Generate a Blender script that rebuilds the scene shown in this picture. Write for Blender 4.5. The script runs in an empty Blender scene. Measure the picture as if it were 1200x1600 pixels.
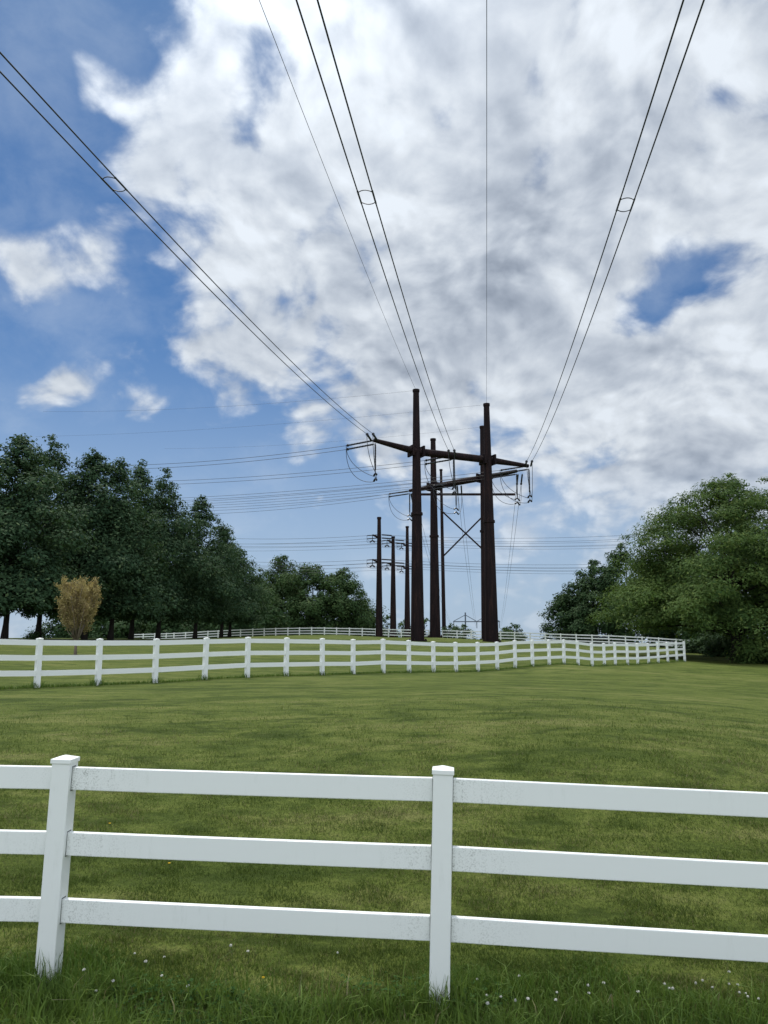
import bpy, math, random
import numpy as np
from mathutils import Vector, Matrix

R = math.radians
scene = bpy.context.scene
col = scene.collection
random.seed(7)

# ------------------------------------------------------------------ camera
PITCH = math.atan(200 / 1200)          # the horizon stands 200 px under the picture's centre
CP, SP = math.cos(PITCH), math.sin(PITCH)
cam_d = bpy.data.cameras.new('camera')
cam = bpy.data.objects.new('camera', cam_d)
col.objects.link(cam)
cam.location = (0, 0, 0)               # eye level is z = 0
cam.rotation_euler = (R(90) + PITCH, 0, 0)
cam_d.sensor_fit = 'VERTICAL'
cam_d.sensor_height = 24
cam_d.lens = 24 * 1200 / 1600
cam_d.clip_start = 0.05
cam_d.clip_end = 20000
scene.camera = cam
scene.render.resolution_x, scene.render.resolution_y = 768, 1024


def ray(px, py):
    a, b = (px - 600) / 1200, (800 - py) / 1200
    return Vector((a, CP - SP * b, SP + CP * b))


def at(px, py, Y):
    d = ray(px, py)
    return d * (Y / d.y)


def t_row(py):
    return math.tan(math.atan((800 - py) / 1200) + PITCH)


# ------------------------------------------------------------------ light
SUN_EL, SUN_AZ = R(62), R(-24)         # azimuth from straight ahead (+y), negative = left
sun_vec = Vector((math.sin(SUN_AZ) * math.cos(SUN_EL), math.cos(SUN_AZ) * math.cos(SUN_EL), math.sin(SUN_EL)))
ld = bpy.data.lights.new('sun', 'SUN')
ld.energy = 3.4
ld.angle = R(2.0)
ld.color = (1.0, 0.95, 0.86)
sun = bpy.data.objects.new('sun', ld)
col.objects.link(sun)
sun.location = (0, 0, 60)
sun.rotation_euler = (-sun_vec).to_track_quat('-Z', 'Y').to_euler()

scene.view_settings.view_transform = 'Standard'
scene.view_settings.look = 'None'
scene.view_settings.exposure = 0.0
scene.view_settings.gamma = 1.0
scene.cycles.max_bounces = 8
scene.cycles.transparent_max_bounces = 8
scene.cycles.caustics_reflective = False
scene.cycles.caustics_refractive = False


class NT:
    """short-hand for building node trees"""
    def __init__(s, tree):
        s.t = tree
        s.n = tree.nodes
        s.l = tree.links

    def new(s, kind, **kw):
        n = s.n.new(kind)
        for k, v in kw.items():
            setattr(n, k, v)
        return n

    def put(s, sock, v):
        if isinstance(v, bpy.types.NodeSocket):
            s.l.new(v, sock)
        else:
            sock.default_value = v

    def m(s, op, a, b=None, c=None, clamp=False):
        n = s.new('ShaderNodeMath', operation=op, use_clamp=clamp)
        s.put(n.inputs[0], a)
        if b is not None:
            s.put(n.inputs[1], b)
        if c is not None:
            s.put(n.inputs[2], c)
        return n.outputs[0]

    def v(s, op, a, b=None, scale=None):
        n = s.new('ShaderNodeVectorMath', operation=op)
        s.put(n.inputs[0], a)
        if b is not None:
            s.put(n.inputs[1], b)
        if scale is not None:
            s.put(n.inputs['Scale'], scale)
        return n.outputs['Value'] if op in ('DOT_PRODUCT', 'LENGTH') else n.outputs[0]

    def noise(s, vec, scale, detail=4, rough=.5, dist=0.0, color=False, lac=2.0):
        n = s.new('ShaderNodeTexNoise')
        if vec is not None:
            s.put(n.inputs['Vector'], vec)
        s.put(n.inputs['Scale'], scale)
        s.put(n.inputs['Detail'], detail)
        s.put(n.inputs['Roughness'], rough)
        s.put(n.inputs['Lacunarity'], lac)
        s.put(n.inputs['Distortion'], dist)
        return n.outputs['Color' if color else 'Fac']

    def ramp(s, fac, stops, smooth=False):
        n = s.new('ShaderNodeValToRGB')
        n.color_ramp.interpolation = 'EASE' if smooth else 'LINEAR'
        e = n.color_ramp.elements
        while len(e) < len(stops):
            e.new(0.5)
        for el, (p, c) in zip(e, stops):
            el.position = p
            el.color = (*c, 1) if len(c) == 3 else c
        s.put(n.inputs[0], fac)
        return n.outputs[0]

    def mix(s, f, a, b, blend='MIX'):
        n = s.new('ShaderNodeMix', data_type='RGBA', blend_type=blend)
        s.put(n.inputs[0], f)
        for sock, val in ((n.inputs[6], a), (n.inputs[7], b)):
            if isinstance(val, tuple) and len(val) == 3:
                val = (*val, 1)
            s.put(sock, val)
        return n.outputs[2]

    def step(s, x, lo, hi):
        n = s.new('ShaderNodeMapRange', interpolation_type='SMOOTHSTEP')
        s.put(n.inputs[0], x)
        n.inputs[1].default_value = lo
        n.inputs[2].default_value = hi
        n.inputs[3].default_value = 0
        n.inputs[4].default_value = 1
        return n.outputs[0]


# ------------------------------------------------------------------ sky with its clouds
world = bpy.data.worlds.new('World')
scene.world = world
world.use_nodes = True
w = NT(world.node_tree)
w.n.clear()
w_out = w.new('ShaderNodeOutputWorld')
w_bg = w.new('ShaderNodeBackground')
w.l.new(w_bg.outputs[0], w_out.inputs[0])
SKY = 0.10
w_bg.inputs[1].default_value = SKY
sky = w.new('ShaderNodeTexSky', sky_type='NISHITA')
sky.sun_disc = False
sky.sun_elevation = SUN_EL
sky.sun_rotation = SUN_AZ
sky.air_density = 1.0
sky.dust_density = 0.6
sky.ozone_density = 1.6
tc = w.new('ShaderNodeTexCoord')
D = w.v('NORMALIZE', tc.outputs['Generated'])
sep = w.new('ShaderNodeSeparateXYZ')
w.put(sep.inputs[0], D)
dz = w.m('MAXIMUM', sep.outputs[2], 0.0)
# a cloud deck: the view direction carried up to the deck's height
inv = w.m('DIVIDE', 1.0, w.m('ADD', dz, 0.55))
P = w.v('SCALE', D, scale=inv)
P = w.v('MULTIPLY', P, (1.0, 1.0, 0.0))
warp_c = w.noise(P, 5.0, 2, .45, color=True)
P = w.v('ADD', P, w.v('SCALE', w.v('SUBTRACT', warp_c, (.5, .5, .5)), scale=.09))


def blob(px, py, r, wt):
    d = ray(px, py).normalized()
    dot = w.v('DOT_PRODUCT', D, tuple(d))
    s = (r / 1200) ** 2 / 2
    e = w.m('EXPONENT', w.m('MULTIPLY', w.m('SUBTRACT', dot, 1.0), 1 / s))
    return w.m('MULTIPLY', e, wt)


def puffs(vec, scale):
    """rounded heaps: fractal cells, high at their middles"""
    n = w.new('ShaderNodeTexVoronoi', voronoi_dimensions='2D', feature='SMOOTH_F1', normalize=True)
    w.put(n.inputs['Vector'], vec)
    n.inputs['Scale'].default_value = scale
    n.inputs['Detail'].default_value = 2.0
    n.inputs['Roughness'].default_value = .42
    n.inputs['Lacunarity'].default_value = 2.2
    n.inputs['Smoothness'].default_value = .55
    return w.m('SUBTRACT', .42, n.outputs['Distance'])


BLOBS = [
    # clear air
    (0, 260, 150, -.28), (70, 520, 80, -.16), (60, 180, 80, -.16), (210, 380, 40, -.10), (290, 690, 120, -.22), (110, 720, 130, -.26), (-250, 400, 260, -.3), (100, 830, 180, -.20), (480, 880, 200, -.16), (800, 930, 200, -.14),
    (10, 20, 120, -.22), (170, 30, 60, -.20), (220, 130, 40, -.10), (425, 70, 44, -.16), (1078, 442, 58, -.38), (1005, 488, 44, -.32), (1132, 142, 24, -.13), (960, 470, 30, -.1),
    (1045, 632, 40, -.20), (235, 480, 70, -.18), (480, 720, 100, -.12), (330, 830, 160, -.20), (560, 800, 80, -.10), (930, 770, 60, -.12),
    (240, 30, 60, -.16), (690, 180, 26, -.16), (300, 410, 40, -.06), (490, 505, 60, -.10), (1052, 375, 28, -.16), (480, 370, 30, -.10), (180, 220, 30, -.10),
    # cloud
    (95, 425, 52, .24), (150, 395, 40, .14), (5, 400, 60, .14), (125, 600, 44, .36), (70, 615, 36, .28), (215, 632, 40, .34), (225, 272, 40, .22), (125, 95, 40, .20), (330, 555, 50, .20), (400, 580, 50, .14), (130, 165, 34, .22), (170, 345, 40, .12), (50, 280, 34, .12),
    (345, 10, 50, .24), (620, 260, 260, .14), (900, 180, 280, .18), (640, 540, 130, .12), (1050, 690, 160, .22), (1130, 560, 100, .14), (440, 350, 130, .10), (310, 190, 70, .12), (900, 480, 160, .14), (640, 660, 120, .10),
]
cov = None
for b in BLOBS:
    o = blob(*b)
    cov = o if cov is None else w.m('ADD', cov, o)
sun_off = tuple(Vector((sun_vec.x, sun_vec.y, 0)).normalized() * 0.020)
P2 = w.v('ADD', P, sun_off)


def heap(vec):
    return w.m('ADD', w.m('MULTIPLY', w.noise(vec, 10.0, 8, .545), .92), w.m('MULTIPLY', puffs(vec, 13.0), .55))


h1, h2 = heap(P), heap(P2)
n_big = w.noise(P, 3.2, 3, .5)
dens = w.m('ADD', w.m('ADD', w.m('ADD', w.m('MULTIPLY', n_big, .34), h1), cov), -0.63)
alpha = w.step(dens, -0.12, 0.16)
thick = w.step(dens, 0.05, 0.45)
relief = w.m('MULTIPLY', w.m('SUBTRACT', h1, h2), 1.0)
n_grey = w.noise(w.v('ADD', P, (3.1, 7.7, 0.0)), 5.0, 4, .5)
grey = w.step(n_grey, .42, .66)
lum = w.m('SUBTRACT', 0.90, w.m('MULTIPLY', grey, w.m('ADD', .09, w.m('MULTIPLY', thick, .22))))
lum = w.m('ADD', lum, w.m('MULTIPLY', w.m('SUBTRACT', h1, .52), .30))
for b in ((790, 425, 120, -.15), (680, 440, 60, -.07), (600, 600, 100, -.12), (980, 250, 80, -.12), (800, 250, 90, -.10), (520, 410, 70, -.08), (1080, 720, 120, -.03), (840, 110, 130, .08), (560, 130, 120, .05), (900, 560, 90, .08), (1140, 500, 60, .10), (330, 300, 80, .06)):
    lum = w.m('ADD', lum, blob(*b))
lum = w.m('ADD', lum, relief)
# brighter round the sun above the frame; gain added to the unseen deck behind the camera to light the fence
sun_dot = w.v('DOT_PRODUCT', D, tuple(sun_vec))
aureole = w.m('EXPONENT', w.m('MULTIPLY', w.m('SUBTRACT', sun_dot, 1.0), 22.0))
back_fill = w.step(w.m('MULTIPLY', sep.outputs[1], -1.0), -.05, .55)
gain = w.m('ADD', w.m('ADD', w.m('ADD', .78, w.m('MULTIPLY', dz, .14)), w.m('MULTIPLY', aureole, 1.5)), w.m('MULTIPLY', back_fill, .95))
lum = w.m('MINIMUM', w.m('MAXIMUM', lum, 0.30), 1.05)
tint = w.ramp(lum, [(0.40, (.78, .91, 1.12)), (0.92, (.93, 1.0, 1.08))])
CL = 1 / SKY
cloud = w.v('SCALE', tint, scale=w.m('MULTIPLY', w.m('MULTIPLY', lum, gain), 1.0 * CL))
blue = w.v('MULTIPLY', sky.outputs[0], (0.34, 0.56, 0.78))
haze = w.m('SUBTRACT', 1.0, w.step(dz, 0.0, 0.42))
blue = w.mix(w.m('MULTIPLY', haze, 0.80), blue, tuple(c * CL for c in (.45, .56, .72)))
# thin veil of cirrus in the clear part
veil = w.m('MULTIPLY', w.step(w.noise(P, 4.0, 7, .6), .44, .74), .34)
blue = w.mix(veil, blue, tuple(c * CL for c in (.56, .66, .80)))
alpha = w.m('MULTIPLY', alpha, w.m('ADD', .30, w.m('MULTIPLY', w.step(dz, .04, .24), .66)))
alpha = w.m('MAXIMUM', alpha, w.m('MULTIPLY', back_fill, .80))  # cloud cover added out of view behind the camera, as fill light
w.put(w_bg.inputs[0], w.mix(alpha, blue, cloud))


# ------------------------------------------------------------------ materials
def mat(name):
    m = bpy.data.materials.new(name)
    m.use_nodes = True
    nt = NT(m.node_tree)
    b = m.node_tree.nodes['Principled BSDF']
    return m, nt, b


def set_bump(nt, b, height, strength, dist):
    n = nt.new('ShaderNodeBump')
    n.inputs['Strength'].default_value = strength
    n.inputs['Distance'].default_value = dist
    nt.put(n.inputs['Height'], height)
    nt.l.new(n.outputs[0], b.inputs['Normal'])


def pos(nt):
    return nt.new('ShaderNodeNewGeometry').outputs['Position']


def simple(name, c, rough=.6, metal=0.0, spec=.4):
    m, nt, b = mat(name)
    n = nt.noise(pos(nt), 1.3, 6, .6)
    nt.put(b.inputs['Base Color'], nt.mix(n, tuple(x * .78 for x in c), tuple(x * 1.2 for x in c)))
    b.inputs['Roughness'].default_value = rough
    b.inputs['Metallic'].default_value = metal
    b.inputs['Specular IOR Level'].default_value = spec
    return m


M = {}


def mk_vinyl():
    m, nt, b = mat('white_vinyl')
    p = pos(nt)
    att = nt.new('ShaderNodeAttribute', attribute_name='grime')
    streak = nt.noise(nt.v('MULTIPLY', p, (26, 26, 5)), 1.0, 6, .65)
    blot = nt.noise(p, 2.6, 5, .6)
    speck = nt.step(nt.noise(p, 95, 3, .7), .46, .70)
    wear = nt.m('MULTIPLY', nt.step(streak, .52, .78), nt.step(blot, .42, .68))
    c = nt.mix(nt.m('MULTIPLY', wear, .30), (.80, .82, .80), (.52, .55, .50))
    g = nt.m('MULTIPLY', nt.m('MULTIPLY', att.outputs['Fac'], speck), nt.step(streak, .30, .62))
    c = nt.mix(nt.m('MULTIPLY', g, .85), c, (.17, .18, .15))
    nt.put(b.inputs['Base Color'], c)
    b.inputs['Roughness'].default_value = .42
    b.inputs['Specular IOR Level'].default_value = .45
    set_bump(nt, b, nt.noise(p, 9, 3), .08, .01)
    return m


def mk_steel():
    m, nt, b = mat('weathering_steel')
    p = pos(nt)
    n1 = nt.noise(nt.v('MULTIPLY', p, (3.0, 3.0, .35)), 1.0, 6, .6)
    n2 = nt.noise(p, 7.0, 5, .65)
    f = nt.m('ADD', nt.m('MULTIPLY', n1, .65), nt.m('MULTIPLY', n2, .35))
    nt.put(b.inputs['Base Color'], nt.ramp(f, [(.34, (.008, .0055, .0070)), (.52, (.017, .010, .011)), (.66, (.040, .020, .017))]))
    b.inputs['Roughness'].default_value = .80
    b.inputs['Specular IOR Level'].default_value = .14
    set_bump(nt, b, n2, .25, .02)
    return m


def leaf_mat(name, lo, hi, tip=None, trans=.25, clump=.35, rough=.75, spec=.10):
    m, nt, b = mat(name)
    geo = nt.new('ShaderNodeNewGeometry')
    rnd = geo.outputs['Random Per Island']
    cl = nt.noise(geo.outputs['Position'], clump, 4, .6)
    f = nt.m('ADD', nt.m('MULTIPLY', rnd, .45), nt.m('MULTIPLY', nt.step(cl, .3, .7), .55))
    c = nt.mix(f, lo, hi)
    if tip:
        c = nt.mix(nt.m('GREATER_THAN', rnd, .93), c, tip)
    nt.put(b.inputs['Base Color'], c)
    b.inputs['Roughness'].default_value = rough
    b.inputs['Specular IOR Level'].default_value = spec
    tr = nt.new('ShaderNodeBsdfTranslucent')
    nt.put(tr.inputs[0], nt.mix(.5, c, tuple(min(1, x * y) for x, y in zip(hi, (1.5, 1.6, .7)))))
    mx = nt.new('ShaderNodeMixShader')
    mx.inputs[0].default_value = trans
    nt.l.new(b.outputs[0], mx.inputs[1])
    nt.l.new(tr.outputs[0], mx.inputs[2])
    nt.l.new(mx.outputs[0], nt.n['Material Output'].inputs[0])
    return m


def mk_ground():
    m, nt, b = mat('mown_lawn')
    p = pos(nt)
    q = nt.v('MULTIPLY', p, (.42, 1.0, 1.0))
    big = nt.noise(q, .14, 4, .55)
    midn = nt.noise(q, .85, 5, .6, .3)
    sm = nt.noise(q, 2.6, 6, .66, .3)
    fine = nt.noise(p, 7.5, 7, .72)
    blade = nt.noise(nt.v('MULTIPLY', p, (1.0, .55, 1.0)), 42.0, 4, .75)
    band = nt.noise(nt.v('MULTIPLY', p, (.05, 1.15, 0.0)), 1.0, 2, .4)
    f = nt.m('ADD', nt.m('ADD', nt.m('ADD', nt.m('MULTIPLY', big, .20), nt.m('MULTIPLY', nt.m('SUBTRACT', band, .5), .22)), nt.m('MULTIPLY', midn, .30)), nt.m('ADD', nt.m('MULTIPLY', sm, .38), nt.m('MULTIPLY', fine, .20)))
    c = nt.ramp(f, [(.42, (.044, .068, .011)), (.50, (.074, .102, .019)), (.56, (.106, .135, .028)), (.64, (.155, .170, .050))])
    dry = nt.m('MULTIPLY', nt.step(midn, .54, .70), nt.step(sm, .46, .64))
    c = nt.mix(nt.m('MULTIPLY', dry, .40), c, (.155, .138, .070))
    c = nt.mix(nt.m('MULTIPLY', nt.step(blade, .56, .34), .62), c, (.022, .034, .007))
    c = nt.mix(nt.m('MULTIPLY', nt.step(sm, .48, .34), .75), c, (.036, .054, .010))
    nt.put(b.inputs['Base Color'], c)
    b.inputs['Roughness'].default_value = .9
    b.inputs['Specular IOR Level'].default_value = .08
    h = nt.m('ADD', nt.m('MULTIPLY', blade, .4), nt.m('ADD', nt.m('MULTIPLY', fine, .9), nt.m('MULTIPLY', sm, 1.8)))
    set_bump(nt, b, h, .6, .10)
    return m


def grass_mat(name, lo, hi, straw, share):
    m, nt, b = mat(name)
    geo = nt.new('ShaderNodeNewGeometry')
    rnd = geo.outputs['Random Per Island']
    p = geo.outputs['Position']
    patch = nt.noise(nt.v('MULTIPLY', p, (.45, 1.0, 1.0)), .85, 5, .6, .3)
    f = nt.m('ADD', nt.m('MULTIPLY', rnd, .45), nt.m('MULTIPLY', nt.step(patch, .30, .70), .55))
    c = nt.mix(f, lo, hi)
    thr = nt.m('SUBTRACT', 1.0, nt.m('MULTIPLY', nt.step(patch, .40, .68), share))
    c = nt.mix(nt.m('GREATER_THAN', rnd, thr), c, straw)
    nt.put(b.inputs['Base Color'], c)
    b.inputs['Roughness'].default_value = .6
    b.inputs['Specular IOR Level'].default_value = .25
    tr = nt.new('ShaderNodeBsdfTranslucent')
    nt.put(tr.inputs[0], c)
    mx = nt.new('ShaderNodeMixShader')
    mx.inputs[0].default_value = .30
    nt.l.new(b.outputs[0], mx.inputs[1])
    nt.l.new(tr.outputs[0], mx.inputs[2])
    nt.l.new(mx.outputs[0], nt.n['Material Output'].inputs[0])
    return m


M['vinyl'] = mk_vinyl()
M['steel'] = mk_steel()
M['gap_shadow'] = simple('socket_gap_shadow', (.10, .11, .10), .9, 0, .1)
M['wire'] = simple('dull_aluminium_wire', (.030, .033, .040), .6, .0)
M['insul'] = simple('dark_insulator', (.022, .022, .028), .35)
M['hazed_steel'] = simple('far_hazed_steel', (.10, .12, .16), .7)  # pale blue-grey: distance haze mixed into the steel's colour
M['bark'] = simple('bark', (.030, .026, .023), .9, 0, .1)
M['pale_bark'] = simple('pale_bark', (.19, .15, .115), .9)
M['oak'] = leaf_mat('oak_leaves', (.022, .052, .028), (.060, .104, .046), (.100, .145, .065), .18, .45)
M['wood'] = leaf_mat('woodland_leaves', (.028, .060, .022), (.066, .112, .036), (.09, .13, .045), .18, .22)
M['locust'] = leaf_mat('locust_leaves', (.028, .064, .020), (.094, .146, .034), (.135, .18, .045), .24, .34)
M['shade_wood'] = leaf_mat('dark_leaves', (.018, .046, .018), (.046, .084, .030), (.065, .105, .04), .16, .4)
M['dry'] = leaf_mat('withered_leaves', (.23, .165, .095), (.38, .315, .140), (.48, .42, .19), .28, 1.5)
M['ground'] = mk_ground()
M['blade'] = grass_mat('verge_grass', (.052, .108, .014), (.136, .205, .034), (.20, .19, .085), .03)
M['turf'] = grass_mat('turf_grass', (.048, .086, .012), (.112, .150, .028), (.215, .192, .095), .32)
M['clover'] = simple('clover_leaf', (.030, .072, .016), .8, 0, .1)
M['petal'] = simple('clover_petal', (.55, .55, .50), .7)
M['yellow'] = simple('dandelion_petal', (.75, .52, .03), .6)
M['stem'] = simple('flower_stem', (.07, .11, .03), .6)


# ------------------------------------------------------------------ mesh helpers
class MB:
    def __init__(s):
        s.v, s.f, s.n = [], [], 0
        s.att = []

    def add(s, verts, faces, att=None):
        verts = np.asarray(verts, float)
        s.v.append(verts)
        s.f += [tuple(i + s.n for i in f) for f in faces]
        s.att += list(att) if att is not None else [0.0] * len(verts)
        s.n += len(verts)

    def prism(s, pts, radii, n=8, cap=True, phase=0.0):
        """a tube through pts with one radius for each point"""
        pts = [Vector(p) for p in pts]
        vs, fs = [], []
        prev = None
        for i, p in enumerate(pts):
            a = pts[max(i - 1, 0)]
            b = pts[min(i + 1, len(pts) - 1)]
            d = (b - a).normalized()
            if prev is None:
                ref = Vector((0, 0, 1)) if abs(d.z) < .9 else Vector((1, 0, 0))
                x = d.cross(ref).normalized()
            else:
                x = (prev - d * prev.dot(d)).normalized()
            prev = x
            y = d.cross(x)
            r = radii[i] if hasattr(radii, '__len__') else radii
            for k in range(n):
                t = 2 * math.pi * k / n + phase
                vs.append(p + (x * math.cos(t) + y * math.sin(t)) * r)
        for i in range(len(pts) - 1):
            for k in range(n):
                k2 = (k + 1) % n
                fs.append((i * n + k, i * n + k2, (i + 1) * n + k2, (i + 1) * n + k))
        if cap:
            fs.append(tuple(range(n))[::-1])
            fs.append(tuple((len(pts) - 1) * n + k for k in range(n)))
        s.add(vs, fs)
        return s

    def box(s, c, size, ax=None):
        c = Vector(c)
        X, Y, Z = ax if ax else (Vector((1, 0, 0)), Vector((0, 1, 0)), Vector((0, 0, 1)))
        hx, hy, hz = [q / 2 for q in size]
        vs = [c + X * (sx * hx) + Y * (sy * hy) + Z * (sz * hz) for sz in (-1, 1) for sy in (-1, 1) for sx in (-1, 1)]
        s.add(vs, [(0, 2, 3, 1), (4, 5, 7, 6), (0, 1, 5, 4), (2, 6, 7, 3), (0, 4, 6, 2), (1, 3, 7, 5)])
        return s

    def build(s, name, material, parent=None, bevel=0.0, smooth=False):
        me = bpy.data.meshes.new(name)
        V = np.concatenate(s.v) if s.v else np.zeros((0, 3))
        if parent is not None:
            o0 = Vector(parent.location)
            pp = parent.parent
            while pp is not None:
                o0 = o0 + Vector(pp.location)
                pp = pp.parent
            V = V - np.array(o0)
        me.from_pydata([tuple(q) for q in V], [], s.f)
        if any(s.att):
            a = me.attributes.new('grime', 'FLOAT', 'POINT')
            a.data.foreach_set('value', np.array(s.att, np.float32))
        me.materials.append(material)
        if smooth:
            me.polygons.foreach_set('use_smooth', [True] * len(me.polygons))
        o = bpy.data.objects.new(name, me)
        col.objects.link(o)
        o.parent = parent
        if bevel:
            b = o.modifiers.new('bevel', 'BEVEL')
            b.width = bevel
            b.segments = 2
            b.limit_method = 'ANGLE'
        return o


def tag(o, label=None, cat=None, group=None, kind=None):
    if label:
        o['label'] = label
    if cat:
        o['category'] = cat
    if group:
        o['group'] = group
    if kind:
        o['kind'] = kind
    return o


def thing(name, label, cat, loc, group=None):
    o = bpy.data.objects.new(name, None)
    o.empty_display_size = .3
    o.location = loc
    col.objects.link(o)
    return tag(o, label, cat, group)


def fast_mesh(name, verts, quads, material, parent=None, tri=False, smooth=False):
    """verts (n,3) array, quads (m,k) index array -> one mesh object"""
    me = bpy.data.meshes.new(name)
    verts = np.asarray(verts, np.float32)
    if parent is not None:
        verts = verts - np.array(parent.location, np.float32)
    k = quads.shape[1]
    me.vertices.add(len(verts))
    me.vertices.foreach_set('co', verts.ravel())
    me.loops.add(quads.size)
    me.loops.foreach_set('vertex_index', quads.ravel().astype(np.int32))
    me.polygons.add(len(quads))
    me.polygons.foreach_set('loop_start', np.arange(0, quads.size, k, dtype=np.int32))
    me.polygons.foreach_set('loop_total', np.full(len(quads), k, np.int32))
    if smooth:
        me.polygons.foreach_set('use_smooth', np.ones(len(quads), bool))
    me.update(calc_edges=True)
    me.materials.append(material)
    o = bpy.data.objects.new(name, me)
    col.objects.link(o)
    o.parent = parent
    return o


# ------------------------------------------------------------------ the lie of the land
MID_X = [63, 157, 245, 322, 388, 448, 504, 552, 599, 639, 677, 712, 746, 776, 804, 831, 857, 880, 902, 924, 943, 960, 979, 995, 1012, 1027, 1042, 1056, 1068]
MID_T = [996.5, 997.5, 997.5, 996, 995, 996, 997, 998.5, 998, 1000, 1002, 1003, 1003, 1002.5, 1000, 999.5, 999.2, 999, 1001, 1004, 1004.6, 1004, 1004.5, 1005, 1004.6, 1004, 1003, 1002.5, 1002]
mid_posts = []
for px, py in zip(MID_X, MID_T):
    Y = 1 / (.0437 - 2.87e-5 * (px - 157))
    mid_posts.append(at(px, py, Y) - Vector((0, 0, 1.37)))
mid_posts.insert(0, mid_posts[0] * 2 - mid_posts[1] + Vector((0, 0, .03)))

FAR_L = [(206, 990.5), (224, 990), (242, 989.5), (260, 989), (272, 988.5), (290, 987.6), (307, 986.6), (325, 985.6), (341, 984.8), (358, 983.8), (376, 983), (395, 982.3), (413, 981.6), (431, 981), (450, 980.6), (468, 980.2),
         (487, 980), (507, 980), (526, 980.5), (546, 980.8), (566, 981.1), (587, 981.8), (607, 982.4), (627, 982.8), (648, 983.2), (670, 983.6)]
FAR_R = [(691, 984), (714, 984.6), (736, 985.3), (759, 986), (782, 986.8), (804, 987.2), (828, 988), (852, 989), (876, 989.8), (900, 990.6), (925, 991.3), (951, 992), (977, 993.2), (1003, 994.4), (1029, 996), (1056, 998), (1083, 999.5)]


def far_post(px, py):
    Y = np.interp(px, [200, 400, 560, 690, 790, 900, 1060, 1090], [140, 129, 122, 120, 118, 111, 104, 103])
    return at(px, py, float(Y)) - Vector((0, 0, 1.32))


far_l = [far_post(*q) for q in FAR_L]
far_r = [far_post(*q) for q in FAR_R]

front_posts = [Vector((-4.70, 5.42, -2.13)), Vector((-2.177, 5.40, -2.175)), Vector((.341, 5.17, -2.21)), Vector((2.86, 4.98, -2.29)), Vector((5.35, 4.80, -2.36))]

ctrl = [tuple(p) for p in front_posts]
ctrl += [tuple(p) for p in mid_posts[::2]]
ctrl += [tuple(p) for p in far_l[::4]] + [tuple(p) for p in far_r[::4]]
for px, py, Y in ((652, 1002, 90), (768, 1003, 94.5), (8, 1000.5, 70), (170, 1000.5, 84), (232, 999, 95), (305, 998, 105), (118, 1023, 45), (40, 996.8, 92), (345, 996.5, 118),
                  (1200, 1038, 58), (1130, 1037, 60), (1300, 1050, 50), (960, 1012, 90), (420, 1001, 80), (500, 1100, 15.5), (900, 1080, 20), (1150, 1110, 16), (100, 1140, 12.6), (600, 1160, 11.2), (1000, 1180, 10)):
    ctrl.append(tuple(at(px, py, Y)))
ctrl += [(0, 0, -1.62), (-6, 1, -1.65), (6, 1, -1.65), (0, -6, -1.5), (-15, -8, -1.5), (15, -8, -1.5), (0, -60, -1.4), (-80, -60, -1.4), (80, -60, -1.4),
         (-15, 6, -2.0), (14, 5, -2.5), (-30, 25, -1.25), (60, 40, -2.2), (-60, 60, -.4), (-80, 90, -.4), (60, 70, -2.2), (75, 100, -1.6),
         (-5, 150, .1), (-25, 165, .1), (-60, 150, -.6), (-110, 130, -3), (20, 160, -1.6), (50, 150, -2.2), (-70, 105, -.5), (-45, 130, -.2),
         (0, 220, -6), (-60, 220, -5), (60, 220, -7), (0, 400, -18), (-300, 400, -20), (300, 400, -20), (-200, 150, -8), (200, 120, -6), (-150, 40, -2), (150, 30, -3),
         (-300, -100, -2), (300, -100, -3), (0, -300, -2), (0, 1500, -25), (-1500, 1500, -25), (1500, 1500, -25), (1500, 0, -15), (-1500, 0, -15), (0, -1500, -10),
         (5000, 5000, -30), (-5000, 5000, -30), (0, 5000, -30), (5000, -5000, -20), (-5000, -5000, -20)]
ctrl = np.array(ctrl)


def warp(x, y):
    return np.stack([np.arcsinh(np.asarray(x, float) / 18), np.arcsinh(np.asarray(y, float) / 18)], -1)


CW = warp(ctrl[:, 0], ctrl[:, 1])


def tps(r2):
    return r2 * np.log(r2 + 1e-9) * .5


K = tps(((CW[:, None] - CW[None]) ** 2).sum(-1)) + np.eye(len(CW)) * 2e-3
Pm = np.concatenate([np.ones((len(CW), 1)), CW], 1)
A = np.block([[K, Pm], [Pm.T, np.zeros((3, 3))]])
SOL = np.linalg.solve(A, np.concatenate([ctrl[:, 2], np.zeros(3)]))


def ground_np(x, y):
    q = warp(x, y).reshape(-1, 2)
    out = np.empty(len(q))
    for i in range(0, len(q), 20000):
        c = q[i:i + 20000]
        k = tps(((c[:, None] - CW[None]) ** 2).sum(-1))
        out[i:i + 20000] = k @ SOL[:-3] + SOL[-3] + c @ SOL[-2:]
    out = out.reshape(np.shape(x))
    return out + .018 * np.sin(np.asarray(x) * 1.3 + 2 * np.sin(np.asarray(y) * .7)) * np.cos(np.asarray(y) * 1.1)


def gz(x, y):
    return float(ground_np(np.array([x]), np.array([y]))[0])


def on_ground(px, py):
    """where a line of sight meets the ground"""
    d = ray(px, py)
    ts = np.linspace(2, 160, 4000)
    z = ground_np(d.x * ts, d.y * ts)
    i = int(np.argmax(d.z * ts < z))
    return Vector((d.x * ts[i], d.y * ts[i], z[i]))


def axis(lims):
    out = []
    for a, b, n in lims:
        out += list(np.linspace(a, b, n, endpoint=False))
    return np.array(out + [lims[-1][1]])


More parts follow.
